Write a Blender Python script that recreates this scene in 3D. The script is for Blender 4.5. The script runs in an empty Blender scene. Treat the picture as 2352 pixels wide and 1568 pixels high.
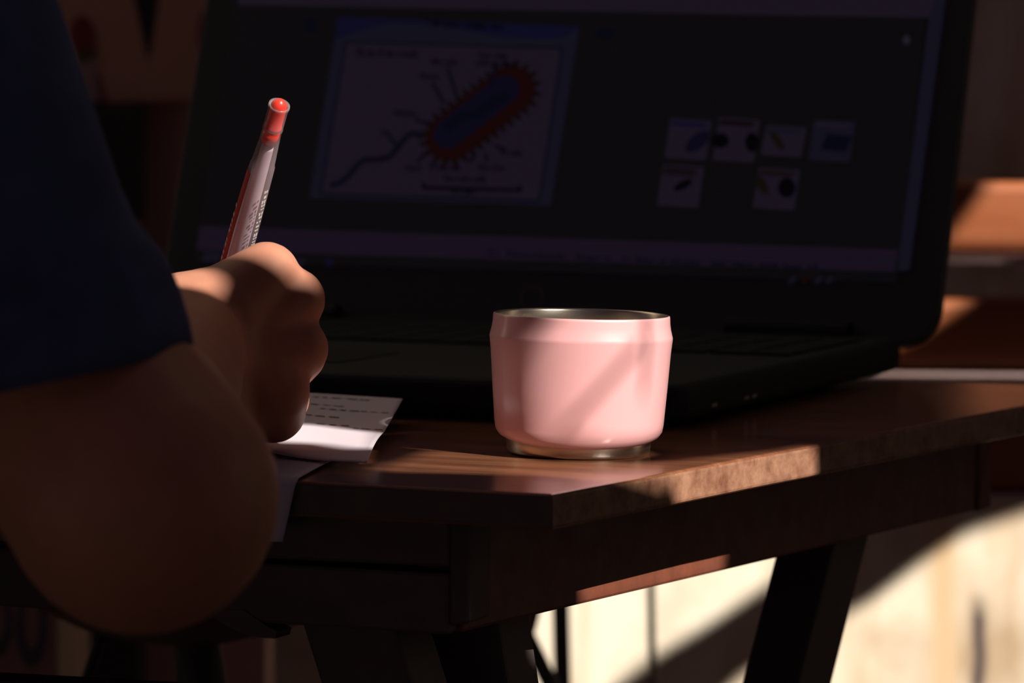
import bpy, bmesh, math, random
from mathutils import Vector, Matrix, geometry, noise
random.seed(7)
S = bpy.context.scene
COL = S.collection
R = math.radians

# ---------------------------------------------------------------- camera, sky, sun, exposure
W, H, F = 2352, 1568, 9500.0          # frame and focal length in pixels
ZT = 0.45                             # height of the table top
ZC = 0.5974                           # height of the lens
PITCH, ROLL = R(4.0), R(0.5)
FWD = Vector((0, math.cos(PITCH), -math.sin(PITCH)))
_r, _u = Vector((1, 0, 0)), Vector((1, 0, 0)).cross(FWD)
RT = _r * math.cos(ROLL) + _u * math.sin(ROLL)
UP = -_r * math.sin(ROLL) + _u * math.cos(ROLL)
CAM = Vector((0, 0, ZC))
cd = bpy.data.cameras.new('camera'); cam = bpy.data.objects.new('camera', cd); COL.objects.link(cam)
cam.matrix_world = Matrix(((RT.x, UP.x, -FWD.x, 0), (RT.y, UP.y, -FWD.y, 0), (RT.z, UP.z, -FWD.z, ZC), (0, 0, 0, 1)))
cd.sensor_width = 36; cd.lens = F / W * 36; cd.clip_start = 0.02
cd.dof.use_dof = True; cd.dof.focus_distance = 1.50; cd.dof.aperture_fstop = 14.0
S.camera = cam
wd = bpy.data.worlds.new('world'); S.world = wd; wd.use_nodes = True
wd.node_tree.nodes['Background'].inputs[0].default_value = (1.0, 0.62, 0.92, 1)
wd.node_tree.nodes['Background'].inputs[1].default_value = 0.036
SAZ, SEL = R(44), R(37)
SUN = Vector((math.sin(SAZ) * math.cos(SEL), -math.cos(SAZ) * math.cos(SEL), math.sin(SEL)))   # towards the sun
ld = bpy.data.lights.new('sun', 'SUN'); lo = bpy.data.objects.new('sun', ld); COL.objects.link(lo)
lo.rotation_euler = SUN.to_track_quat('Z', 'Y').to_euler()
ld.energy = 8.4; ld.color = (1.0, 0.92, 0.80); ld.angle = R(0.21)
lo.location = (3, -3, 4)
S.view_settings.view_transform = 'Standard'; S.view_settings.look = 'None'
S.view_settings.exposure = 0; S.view_settings.gamma = 1; S.view_settings.use_curve_mapping = False
S.cycles.use_denoising = True
S.cycles.max_bounces = 8

# ---------------------------------------------------------------- helpers: pixel to point
def ray(px, py): return FWD + RT * ((px - W / 2) / F) - UP * ((py - H / 2) / F)
def at_z(px, py, z=ZT):
    d = ray(px, py); return CAM + d * ((z - ZC) / d.z)
def at_y(px, py, y):
    d = ray(px, py); return CAM + d * (y / d.y)
def at_p(px, py, p0, n):
    d = ray(px, py); return CAM + d * ((p0 - CAM).dot(n) / d.dot(n))

# ---------------------------------------------------------------- helpers: materials
def mat(name, col, rough=0.6, noise_amt=0.0, scale=30, metal=0.0, spec=0.5, coat=0.0, coat_rough=0.1,
        stretch=(1, 1, 1), col2=None, emit=None, emit_s=1.0, alpha=1.0, bump=0.0, sss=0.0):
    m = bpy.data.materials.new(name); m.use_nodes = True
    nt = m.node_tree; b = nt.nodes['Principled BSDF']
    c = tuple(col) + (1,)
    b.inputs['Base Color'].default_value = c
    b.inputs['Roughness'].default_value = rough
    b.inputs['Metallic'].default_value = metal
    b.inputs['Specular IOR Level'].default_value = spec
    b.inputs['Coat Weight'].default_value = coat
    b.inputs['Coat Roughness'].default_value = coat_rough
    b.inputs['Alpha'].default_value = alpha
    if sss:
        b.inputs['Subsurface Weight'].default_value = sss
        b.inputs['Subsurface Radius'].default_value = (1.0, 0.35, 0.2)
        b.inputs['Subsurface Scale'].default_value = 0.004
    if emit:
        b.inputs['Emission Color'].default_value = tuple(emit) + (1,)
        b.inputs['Emission Strength'].default_value = emit_s
    if noise_amt or col2 or bump:
        tc = nt.nodes.new('ShaderNodeTexCoord'); mp = nt.nodes.new('ShaderNodeMapping')
        mp.inputs['Scale'].default_value = stretch
        nz = nt.nodes.new('ShaderNodeTexNoise'); nz.inputs['Scale'].default_value = scale
        nz.inputs['Detail'].default_value = 6; nz.inputs['Roughness'].default_value = 0.6
        nt.links.new(tc.outputs['Object'], mp.inputs[0]); nt.links.new(mp.outputs[0], nz.inputs['Vector'])
        if noise_amt or col2:
            rp = nt.nodes.new('ShaderNodeValToRGB')
            k = col2 if col2 else tuple(x * (1 - noise_amt) for x in col)
            rp.color_ramp.elements[0].position = 0.35; rp.color_ramp.elements[0].color = tuple(k) + (1,)
            rp.color_ramp.elements[1].position = 0.65; rp.color_ramp.elements[1].color = c
            nt.links.new(nz.outputs[0], rp.inputs[0]); nt.links.new(rp.outputs[0], b.inputs['Base Color'])
        if bump:
            bp = nt.nodes.new('ShaderNodeBump'); bp.inputs['Strength'].default_value = bump
            bp.inputs['Distance'].default_value = 0.002
            nt.links.new(nz.outputs[0], bp.inputs['Height']); nt.links.new(bp.outputs[0], b.inputs['Normal'])
    return m

# ---------------------------------------------------------------- helpers: objects
def link(name, me, m=None, parent=None):
    o = bpy.data.objects.new(name, me); COL.objects.link(o)
    if m: me.materials.append(m)
    if parent: o.parent = parent; o.matrix_parent_inverse = parent.matrix_world.inverted()
    return o
def obj(name, bm, m, parent=None, smooth=False):
    bmesh.ops.recalc_face_normals(bm, faces=bm.faces)
    me = bpy.data.meshes.new(name); bm.to_mesh(me); bm.free()
    if smooth:
        for p in me.polygons: p.use_smooth = True
    return link(name, me, m, parent)
def thing(name, label, cat, loc=(0, 0, 0), group=None):
    o = bpy.data.objects.new(name, None); COL.objects.link(o); o.location = loc
    o.empty_display_size = 0.05
    bpy.context.view_layer.update()
    return tag(o, label, cat, group)
def tag(o, label, cat, group=None):
    o['label'] = label; o['category'] = cat
    if group: o['group'] = group
    return o
def struct(o): o['kind'] = 'structure'; return o
def prism(bm, pts, dvec):
    """solid from a planar outline pushed along dvec"""
    a = [bm.verts.new(p) for p in pts]; b = [bm.verts.new(Vector(p) + dvec) for p in pts]
    n = len(pts)
    bm.faces.new(a); bm.faces.new(b[::-1])
    for i in range(n): bm.faces.new((a[i], b[i], b[(i + 1) % n], a[(i + 1) % n]))
    return bm
def box_between(bm, p, q, side, up, w, h):
    """bar from p to q, w wide along side, h tall along up"""
    s = side.normalized() * w / 2; u = up.normalized() * h / 2
    return prism(bm, [p - s - u, p + s - u, p + s + u, p - s + u], q - p)
def bevel(bm, w, seg=2):
    bmesh.ops.recalc_face_normals(bm, faces=bm.faces)
    bmesh.ops.bevel(bm, geom=list(bm.edges), offset=w, segments=seg, affect='EDGES', profile=0.5, clamp_overlap=True)
    return bm
def lathe(bm, prof, seg=64, cap=False):
    rings = []
    for r, z in prof:
        if r < 1e-6: rings.append([bm.verts.new((0, 0, z))]); continue
        rings.append([bm.verts.new((r * math.cos(2 * math.pi * i / seg), r * math.sin(2 * math.pi * i / seg), z)) for i in range(seg)])
    for a, b in zip(rings, rings[1:]):
        for i in range(seg):
            j = (i + 1) % seg
            if len(a) == 1 and len(b) == 1: continue
            if len(a) == 1: bm.faces.new((a[0], b[i], b[j]))
            elif len(b) == 1: bm.faces.new((a[i], a[j], b[0]))
            else: bm.faces.new((a[i], a[j], b[j], b[i]))
    return bm
def tube(bm, pts, rads, seg=14, caps=True):
    pts = [Vector(p) for p in pts]; rings = []
    n0 = None
    for k, p in enumerate(pts):
        t = (pts[min(k + 1, len(pts) - 1)] - pts[max(k - 1, 0)]).normalized()
        if n0 is None: n0 = t.orthogonal().normalized()
        n0 = (n0 - t * n0.dot(t)).normalized(); b = t.cross(n0)
        r = rads[k] if isinstance(rads, (list, tuple)) else rads
        rings.append([bm.verts.new(p + (n0 * math.cos(2 * math.pi * i / seg) + b * math.sin(2 * math.pi * i / seg)) * r) for i in range(seg)])
    for a, b in zip(rings, rings[1:]):
        for i in range(seg): bm.faces.new((a[i], a[(i + 1) % seg], b[(i + 1) % seg], b[i]))
    if caps: bm.faces.new(rings[0][::-1]); bm.faces.new(rings[-1])
    return bm
def capsule_chain(bm, chain, seg=16):
    """balls and cones through (point, radius) pairs, to be fused by a remesh"""
    for p, r in chain:
        bmesh.ops.create_icosphere(bm, subdivisions=3, radius=r, matrix=Matrix.Translation(p))
    for (p, r), (q, s) in zip(chain, chain[1:]): tube(bm, [p, q], [r, s], seg)
def fuse(bm, voxel, smooth_it, name):
    me = bpy.data.meshes.new(name + '_raw'); bm.to_mesh(me); bm.free()
    o = bpy.data.objects.new(name + '_raw', me); COL.objects.link(o)
    rm = o.modifiers.new('r', 'REMESH'); rm.mode = 'VOXEL'; rm.voxel_size = voxel
    sm = o.modifiers.new('s', 'SMOOTH'); sm.factor = 0.5; sm.iterations = smooth_it
    dg = bpy.context.evaluated_depsgraph_get()
    out = bpy.data.meshes.new_from_object(o.evaluated_get(dg)); out.name = name
    bpy.data.objects.remove(o); bpy.data.meshes.remove(me)
    for p in out.polygons: p.use_smooth = True
    return out

# ---------------------------------------------------------------- frames of the table and the laptop
C0 = at_z(1270, 1135)                                   # near corner of the table top
RD = (at_z(2352, 932) - C0); RD.z = 0; RD.normalize()    # along the right edge, away
FD = (at_z(685, 1105) - C0); FD.z = 0; FD.normalize()    # along the front edge, to the left
RN = Vector((RD.y, -RD.x, 0))                            # outward from the right edge
FN = Vector((FD.y, -FD.x, 0));  FN = FN if FN.y < 0 else -FN
Zv = Vector((0, 0, 1))
LAZ, LT = R(22), R(19)
EW = Vector((math.cos(LAZ), -math.sin(LAZ), 0)); ED = Vector((math.sin(LAZ), math.cos(LAZ), 0))
LO = at_z(2105, 862)                                     # rear right corner of the laptop on the table
HINGE = LO + Zv * 0.020
UL = Zv * math.cos(LT) + ED * math.sin(LT); LN = EW.cross(UL)      # lid up, lid facing the viewer
if LN.y > 0: LN = -LN
CUP = at_z(1328, 1041)
P_tip = at_y(440, 955, 1.545); P_top = at_y(642, 240, 1.462)                # pen
P_tip.z = max(P_tip.z, ZT + 0.006)
AX = (P_tip - P_top); PLEN = AX.length; AX.normalize()

# ---------------------------------------------------------------- the room
M_floor = mat('floor_concrete', (0.20, 0.16, 0.14), 0.85, 0.3, 6)
def wall_material():
    m = mat('limewash', (0.84, 0.75, 0.62), 0.9)
    nt = m.node_tree; b = nt.nodes['Principled BSDF']
    tc = nt.nodes.new('ShaderNodeTexCoord')
    mp = nt.nodes.new('ShaderNodeMapping'); mp.inputs['Scale'].default_value = (16, 1, 2.2)
    n1 = nt.nodes.new('ShaderNodeTexNoise'); n1.inputs['Scale'].default_value = 1.0; n1.inputs['Detail'].default_value = 5
    n2 = nt.nodes.new('ShaderNodeTexNoise'); n2.inputs['Scale'].default_value = 9.0; n2.inputs['Detail'].default_value = 4
    r1 = nt.nodes.new('ShaderNodeValToRGB')
    r1.color_ramp.elements[0].position = 0.30; r1.color_ramp.elements[0].color = (0.62, 0.44, 0.29, 1)
    r1.color_ramp.elements[1].position = 0.50; r1.color_ramp.elements[1].color = (0.84, 0.76, 0.63, 1)
    r2 = nt.nodes.new('ShaderNodeValToRGB')
    r2.color_ramp.elements[0].position = 0.34; r2.color_ramp.elements[0].color = (0.62, 0.54, 0.46, 1)
    r2.color_ramp.elements[1].position = 0.55; r2.color_ramp.elements[1].color = (1, 1, 1, 1)
    mx = nt.nodes.new('ShaderNodeMix'); mx.data_type = 'RGBA'; mx.blend_type = 'MULTIPLY'; mx.inputs[0].default_value = 1
    nt.links.new(tc.outputs['Object'], mp.inputs[0]); nt.links.new(mp.outputs[0], n1.inputs['Vector'])
    nt.links.new(tc.outputs['Object'], n2.inputs['Vector'])
    nt.links.new(n1.outputs[0], r1.inputs[0]); nt.links.new(n2.outputs[0], r2.inputs[0])
    nt.links.new(r1.outputs[0], mx.inputs[6]); nt.links.new(r2.outputs[0], mx.inputs[7])
    # a rusty run and a dark crack, both upright
    def run(x, w, z0, z1, col, prev):
        sp = nt.nodes.new('ShaderNodeSeparateXYZ'); nt.links.new(tc.outputs['Object'], sp.inputs[0])
        def rng(sock, lo, hi, soft):
            out = None
            for c0, s in ((lo, 1), (hi, -1)):
                r = nt.nodes.new('ShaderNodeMapRange'); r.inputs['From Min'].default_value = c0 - soft * s; r.inputs['From Max'].default_value = c0 + soft * s
                nt.links.new(sock, r.inputs['Value'])
                if out is None: out = r.outputs[0]
                else:
                    mu = nt.nodes.new('ShaderNodeMath'); mu.operation = 'MULTIPLY'; nt.links.new(out, mu.inputs[0]); nt.links.new(r.outputs[0], mu.inputs[1]); out = mu.outputs[0]
            return out
        ad = nt.nodes.new('ShaderNodeMath'); ad.operation = 'MULTIPLY_ADD'; ad.inputs[1].default_value = .012; ad.inputs[2].default_value = -.006
        nt.links.new(n2.outputs[0], ad.inputs[0])
        xx = nt.nodes.new('ShaderNodeMath'); xx.operation = 'ADD'; nt.links.new(sp.outputs['X'], xx.inputs[0]); nt.links.new(ad.outputs[0], xx.inputs[1])
        mu = nt.nodes.new('ShaderNodeMath'); mu.operation = 'MULTIPLY'
        nt.links.new(rng(xx.outputs[0], x - w / 2, x + w / 2, w * .3), mu.inputs[0]); nt.links.new(rng(sp.outputs['Z'], z0, z1, .01), mu.inputs[1])
        mm = nt.nodes.new('ShaderNodeMix'); mm.data_type = 'RGBA'; mm.inputs[7].default_value = col + (1,)
        nt.links.new(mu.outputs[0], mm.inputs[0]); nt.links.new(prev, mm.inputs[6])
        return mm.outputs[2]
    c1 = run(.306, .016, -.2, .30, (.66, .46, .28), mx.outputs[2])
    c2 = run(.330, .009, .145, .212, (.07, .05, .05), c1)
    nt.links.new(c2, b.inputs['Base Color'])
    return m
M_wall = wall_material()
YW = 2.90
bm = bmesh.new(); prism(bm, [Vector((-3, -2.2, 0)), Vector((6, -2.2, 0)), Vector((6, YW + .1, 0)), Vector((-3, YW + .1, 0))], Vector((0, 0, -.05)))
struct(obj('floor', bm, M_floor))
bm = bmesh.new(); prism(bm, [Vector((-3, YW, 0)), Vector((5, YW, 0)), Vector((5, YW, 3.0)), Vector((-3, YW, 3.0))], Vector((0, .1, 0)))
struct(obj('wall_back', bm, M_wall))

# added unseen screen, its openings shaped to throw the patches of sun
M_mask = mat('sun_mask_board', (0.20, 0.185, 0.27), 0.9, 0.4, 12, stretch=(1, 1, 6))  # lavender tint chosen to bounce cool light into the shadows
PU = Vector((math.cos(SAZ), math.sin(SAZ), 0)); LH = Vector((math.sin(SAZ), -math.cos(SAZ), 0))
G0 = Vector((CUP.x, CUP.y, 0)) + LH * 2.20
GK = G0.dot(LH)
def gob(p):
    """where the sunray that ends in p crosses that added screen"""
    p = Vector(p); t = (GK - p.dot(LH)) / SUN.dot(LH)
    q = p + SUN * t
    return Vector((q.dot(PU), q.z))
RIGHT_FACE = (C0, RN)
APR = C0 - RN * 0.043                                    # a point of the right apron's outer face
def hull(pts):
    idx = geometry.convex_hull_2d(pts); return [pts[i] for i in idx]
openings = []
zP = ZT + 0.010
# sheet of paper and table left of the cup
openings.append([gob(at_z(*p, ZT + .0056)) for p in [(600, 980), (720, 980), (880, 1000), (880, 1033), (830, 1031), (740, 1018), (600, 1014)]])
openings.append([gob(at_z(*p)) for p in [(990, 1036), (1250, 1010), (1250, 1094), (1100, 1090), (900, 1086), (862, 1078)]])
# the cup, with thin bars added across its opening to dim soft bands
cup_pts = []
for r_, z_ in ((.0293, .0500), (.0328, .043), (.0318, .010), (.0275, .0)):
    for i in range(24):
        a = 2 * math.pi * i / 24
        cup_pts.append(gob(CUP + Vector((r_ * math.cos(a), r_ * math.sin(a), z_))))
openings.append(hull(cup_pts))
shade_bars = []
def shade_bar(a, b, w0, w1, y=None):
    y = CUP.y - .028 if y is None else y
    p, q = gob(at_y(*a, y)), gob(at_y(*b, y)); d = (q - p).normalized(); nrm = Vector((-d.y, d.x))
    shade_bars.append([p - nrm * w0 / 2, p + nrm * w0 / 2, q + nrm * w1 / 2, q - nrm * w1 / 2])
shade_bar((1480, 790), (1270, 1020), .0010, .0012)
shade_bar((1520, 660), (1512, 880), .0038, .002)
shade_bar((1090, 742), (1290, 716), .020, .007)
# table right of the cup, its edge, and the strip of apron below it
openings.append([gob(at_z(*p)) for p in [(1250, 1060), (1480, 1062), (1560, 1058), (1700, 1042), (1874, 1026), (1874, 1032), (1545, 1095), (1400, 1108), (1250, 1094)]])
openings.append([gob(at_p(*p, *RIGHT_FACE)) for p in [(1520, 1080), (1874, 1010), (1874, 1125), (1560, 1190), (1540, 1130)]])
openings.append([gob(at_p(*p, APR, RN)) for p in [(1345, 1300), (1664, 1240), (1664, 1340), (1345, 1410)]])
# pen, knuckle, wrist
pen_pts = []
for t_ in (-.007, .075):
    for i in range(12):
        a = 2 * math.pi * i / 12; o1 = AX.orthogonal().normalized(); o2 = AX.cross(o1)
        pen_pts.append(gob(P_top + AX * t_ + (o1 * math.cos(a) + o2 * math.sin(a)) * .0065))
openings.append(hull(pen_pts))
openings.append([gob(at_y(*p, 1.462)) for p in [(525, 610), (530, 430), (640, 420), (770, 500), (760, 640), (650, 662), (595, 648)]])
openings.append([gob(at_y(*p, 1.442)) for p in [(290, 560), (400, 530), (515, 520), (530, 640), (485, 712), (415, 752), (290, 800)]])
# back wall, two slanting bands
openings.append([gob(at_y(*p, YW)) for p in [(1120, 1340), (1820, 1230), (1820, 1310), (1640, 1430), (1500, 1515), (1400, 1590), (1330, 1700), (1120, 1700)]])
openings.append([gob(at_y(*p, YW)) for p in [(1560, 1700), (1700, 1560), (1850, 1465), (2000, 1385), (2110, 1300), (2210, 1232), (2360, 1180), (2700, 1080), (2700, 2100), (1560, 2100)]])
# plank rack
YR = 2.45
openings.append([gob(at_y(*p, YR)) for p in [(2300, 385), (2700, 365), (2700, 574), (2130, 574), (2190, 540)]])
openings.append([gob(at_y(*p, YR)) for p in [(2000, 668), (2266, 668), (2210, 712), (2110, 780), (2000, 830)]])
openings.append([gob(at_y(*p, YR - .012)) for p in [(2000, 848), (2700, 854), (2700, 892), (2000, 878)]])
UMIN, UMAX, ZMAX = G0.dot(PU) - 0.55, G0.dot(PU) + 3.6, 4.6
def inside(p, poly):
    c = False; n = len(poly)
    for i in range(n):
        a, b = poly[i], poly[i - 1]
        if (a.y > p.y) != (b.y > p.y) and p.x < (b.x - a.x) * (p.y - a.y) / (b.y - a.y) + a.x: c = not c
    return c
vs = [Vector((UMIN, 0)), Vector((UMAX, 0)), Vector((UMAX, ZMAX)), Vector((UMIN, ZMAX))]; es = [(0, 1), (1, 2), (2, 3), (3, 0)]
for poly in openings + shade_bars:
    k = len(vs); vs += poly; es += [(k + i, k + (i + 1) % len(poly)) for i in range(len(poly))]
cv, ce, cf, _, _, _ = geometry.delaunay_2d_cdt(vs, es, [], 1, 1e-5)
bm = bmesh.new(); bv = [bm.verts.new(LH * GK + PU * p.x + Zv * p.y) for p in cv]
for f in cf:
    c = sum((cv[i] for i in f), Vector((0, 0))) / len(f)
    if not any(inside(c, q) for q in openings) or any(inside(c, q) for q in shade_bars): bm.faces.new([bv[i] for i in f])
for v in [v for v in bm.verts if not v.link_faces]: bm.verts.remove(v)
sun_mask_obj = obj('sun_mask', bm, M_mask)
md = sun_mask_obj.modifiers.new('thick', 'SOLIDIFY'); md.thickness = 0.004
struct(sun_mask_obj)
e0 = LH * GK + PU * UMIN
bm = bmesh.new(); prism(bm, [Vector((e0.x, e0.y, 0)), Vector((e0.x, -2.2, 0)), Vector((e0.x, -2.2, ZMAX)), Vector((e0.x, e0.y, ZMAX))], Vector((.03, 0, 0)))
struct(obj('sun_block', bm, M_mask))  # added unseen panel that keeps stray sun off the left side

# ---------------------------------------------------------------- table
def wood(name, dark, light, gscale, rough, coat, coat_rough, ang, an=9, bs=0.12):
    m = mat(name, light, rough, coat=coat, coat_rough=coat_rough)
    nt = m.node_tree; b = nt.nodes['Principled BSDF']
    tc = nt.nodes.new('ShaderNodeTexCoord')
    r0 = nt.nodes.new('ShaderNodeMapping'); r0.inputs['Rotation'].default_value = (0, 0, ang)
    mp = nt.nodes.new('ShaderNodeMapping'); mp.inputs['Scale'].default_value = (gscale, gscale * an, gscale * (1 + an / 2))
    n1 = nt.nodes.new('ShaderNodeTexNoise'); n1.inputs['Scale'].default_value = 1; n1.inputs['Detail'].default_value = 8; n1.inputs['Roughness'].default_value = 0.65
    n2 = nt.nodes.new('ShaderNodeTexNoise'); n2.inputs['Scale'].default_value = 90; n2.inputs['Detail'].default_value = 5
    rp = nt.nodes.new('ShaderNodeValToRGB')
    rp.color_ramp.elements[0].position = 0.33; rp.color_ramp.elements[0].color = tuple(dark) + (1,)
    rp.color_ramp.elements[1].position = 0.66; rp.color_ramp.elements[1].color = tuple(light) + (1,)
    nt.links.new(tc.outputs['Object'], r0.inputs[0]); nt.links.new(r0.outputs[0], mp.inputs[0])
    nt.links.new(mp.outputs[0], n1.inputs['Vector']); nt.links.new(tc.outputs['Object'], n2.inputs['Vector'])
    nt.links.new(n1.outputs[0], rp.inputs[0]); nt.links.new(rp.outputs[0], b.inputs['Base Color'])
    bp = nt.nodes.new('ShaderNodeBump'); bp.inputs['Strength'].default_value = bs; bp.inputs['Distance'].default_value = 0.0008
    ad = nt.nodes.new('ShaderNodeMath'); ad.operation = 'ADD'
    nt.links.new(n1.outputs[0], ad.inputs[0]); nt.links.new(n2.outputs[0], ad.inputs[1])
    nt.links.new(ad.outputs[0], bp.inputs['Height']); nt.links.new(bp.outputs[0], b.inputs['Normal'])
    rr = nt.nodes.new('ShaderNodeMapRange'); rr.inputs['To Min'].default_value = rough * .7; rr.inputs['To Max'].default_value = rough * 1.3
    nt.links.new(n2.outputs[0], rr.inputs['Value']); nt.links.new(rr.outputs[0], b.inputs['Roughness'])
    return m
TANG = math.atan2(FD.y, FD.x)
M_top = wood('dark_varnished_wood', (0.105, 0.038, 0.019), (0.28, 0.112, 0.058), 9, 0.20, 0.4, 0.20, -TANG, 9, .05)
M_edge = wood('worn_wood', (0.14, 0.050, 0.028), (0.33, 0.17, 0.105), 70, 0.6, 0.0, 0.3, 0.4, 1.4, .4)
M_frame = wood('brown_frame_wood', (0.115, 0.034, 0.019), (0.175, 0.047, 0.023), 14, 0.6, 0.0, 0.3, 0.3)
M_leg_shade = wood('leg_and_shaded_front_wood', (0.070, 0.052, 0.052), (0.085, 0.060, 0.058), 14, 0.6, 0.0, 0.3, 0.3)  # dark legs; also paints shade onto the front pieces
TH = 0.0122
table = thing('wooden_table', 'dark brown low wooden table with worn edge carrying the laptop and pink cup', 'table', (C0.x, C0.y, 0))
FL = C0 + FD * 0.56
FR = C0 + RD * 0.540
BL = Vector((-0.27, 1.985, ZT))
outline = []
def worn(a, b, n, amp, first):
    d = (b - a); s = Vector((d.y, -d.x, 0)).normalized()
    for i in range(0 if first else 1, n):
        t = i / n; k = noise.noise(Vector((a.x * 31 + t * 9, a.y * 17, amp * 900)))
        outline.append(a + d * t + s * (k * amp if 0 < i else 0))
worn(FL, C0, 14, 0.0012, True); worn(C0, FR, 22, 0.0014, True); worn(FR, BL, 6, 0.0, True); worn(BL, FL, 6, 0.0, True)
bm = bmesh.new(); prism(bm, outline, Vector((0, 0, -TH)))
bmesh.ops.recalc_face_normals(bm, faces=bm.faces)
rim = [e for e in bm.edges if len(e.link_faces) == 2 and abs(e.link_faces[0].normal.z - e.link_faces[1].normal.z) > .5]
bmesh.ops.bevel(bm, geom=rim, offset=0.0016, segments=3, affect='EDGES', profile=0.5)
top = obj('table_top', bm, M_top, table)
top.data.materials.append(M_edge); top.data.materials.append(M_leg_shade)
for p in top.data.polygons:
    if abs(p.normal.z) < 0.4: p.material_index = 2 if p.normal.dot(FN) > .8 else 1  # front face takes the darker wood, its shade put into the colour
top['label'] = 'dark varnished table top with a worn paler edge, front face darkened for shade'
ZB = ZT - TH
# right apron, set back under the top
pa = at_p(1494, 1353, APR, RN); ZAP = pa.z
def apron(a, b, z0, z1, nrm, th=0.018, name='apron', m=None):
    bm = bmesh.new()
    prism(bm, [Vector((a.x, a.y, z0)), Vector((b.x, b.y, z0)), Vector((b.x, b.y, z1)), Vector((a.x, a.y, z1))], -nrm * th)
    bevel(bm, 0.0012, 2)
    return obj(name, bm, m or M_frame, table)
A_near = APR - FN * 0.02
pe = at_p(2242, 1150, APR, RN)
tl = (pe - APR).dot(RD)
apron(A_near + RD * 0.0, APR + RD * tl, ZAP, ZB, RN)
# front: short apron block near the corner and a long rail below it, wood darkened to stand for shade
FP = C0 - FN * 0.012
f1 = at_p(575, 1290, FP, FN); zr0 = at_p(690, 1441, FP, FN).z; zr1 = at_p(690, 1302, FP, FN).z
fa = FP - RN * 0.045
apron(Vector((f1.x, f1.y, 0)), Vector((fa.x, fa.y, 0)), zr1 + 0.0022, ZB, FN, m=M_leg_shade)
fl = FP + FD * 0.54
apron(Vector((fl.x, fl.y, 0)), Vector((fa.x, fa.y, 0)), zr0, zr1, FN, 0.02, 'front_rail', M_leg_shade)
apron(Vector((fa.x, fa.y, 0)) + FN * 0, Vector((APR.x, APR.y, 0)) + RD * 0.02, zr0 + .003, ZB, FN, 0.02, 'corner_block', M_leg_shade)
# far apron and left apron, hidden by the top from here
ap2 = FR - RN * 0.043 - RD * 0.05; ap3 = BL + RN * 0.05 - RD * 0.05
apron(Vector((ap3.x, ap3.y, 0)), Vector((ap2.x, ap2.y, 0)), ZAP, ZB, -FN)
ap4 = FL + RN * 0.06 + RD * 0.03
apron(Vector((ap3.x, ap3.y, 0)), Vector((ap4.x, ap4.y, 0)), ZAP, ZB, -RN)
# legs: straight posts that lean, built in two vertical planes
def leg(pa, pb, w0, p0, n, depth, z_end=0.0):
    """post whose centre line runs through two pixels on a vertical plane, continued to the floor"""
    a = at_p(*pa, p0, n); b = at_p(*pb, p0, n); d = (b - a)
    a2 = a + d * ((ZB - 0.004 - a.z) / d.z); b2 = a + d * ((z_end - a.z) / d.z)
    side = Vector((-n.y, n.x, 0))
    bm = bmesh.new()
    s = side * w0 / 2; q = -n * depth
    prism(bm, [a2 - s, a2 + s, a2 + s + q, a2 - s + q], b2 - a2)
    bevel(bm, 0.0015, 2)
    return obj('leg', bm, M_leg_shade, table)
leg((800, 1440), (840, 1568), 0.036, FP - FN * 0.022, FN, 0.03)
leg((1062, 1450), (1080, 1568), 0.030, FP - FN * 0.085, FN, 0.03)
leg((1952, 1262), (1874, 1568), 0.036, APR - RN * 0.020, RN, 0.026)
leg((-700, 1420), (-650, 1568), 0.036, FP - FN * 0.07, FN, 0.03)
# low stretcher and pivot block on the front
s0 = at_p(-300, 1535, FP - FN * .06, FN); s1 = at_p(840, 1598, FP - FN * .06, FN)
bm = bmesh.new(); box_between(bm, s0 + Zv * -.011, s1 + Zv * -.011, FN, Zv, 0.02, 0.022); bevel(bm, .0015)
obj('stretcher', bm, M_leg_shade, table)
bm = bmesh.new()
prism(bm, [at_p(x, y, FP - FN * .004, FN) for x, y in [(470, 1400), (500, 1424), (535, 1444), (570, 1458), (605, 1465), (632, 1466), (636, 1450), (612, 1438), (560, 1400)]], -FN * 0.012)
obj('pivot_block', bm, M_leg_shade, table)

# ---------------------------------------------------------------- laptop
M_black = mat('black_plastic', (0.055, 0.062, 0.062), 0.55, spec=0.3)
M_base = mat('black_case', (0.026, 0.030, 0.032), 0.75, spec=0.12)
M_key = mat('black_keys', (0.024, 0.028, 0.028), 0.8, spec=0.1)
LW0, LW1, LDEP, LTH = -0.392, 0.009, 0.315, 0.0175
lap = thing('laptop', 'open black laptop showing a bacterium diagram and small thumbnails on its screen', 'laptop', LO)
def rrect(x0, y0, x1, y1, r, n=8):
    out = []
    for cx, cy, a0 in ((x1 - r, y1 - r, 0), (x0 + r, y1 - r, 90), (x0 + r, y0 + r, 180), (x1 - r, y0 + r, 270)):
        for i in range(n + 1):
            a = R(a0 + 90 * i / n); out.append((cx + r * math.cos(a), cy + r * math.sin(a)))
    return out
def on_base(u, d, z): return LO + EW * u + ED * d + Zv * z
bm = bmesh.new()
prism(bm, [on_base(u, d, 0.0025) for u, d in rrect(LW0, -LDEP, -0.004, 0.0, 0.016)], Vector((0, 0, LTH - 0.0025)))
bmesh.ops.recalc_face_normals(bm, faces=bm.faces)
rim = [e for e in bm.edges if len(e.link_faces) == 2 and abs(e.link_faces[0].normal.z - e.link_faces[1].normal.z) > .5]
bmesh.ops.bevel(bm, geom=rim, offset=0.0045, segments=4, affect='EDGES', profile=0.5)
base = obj('base', bm, M_base, lap)
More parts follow.
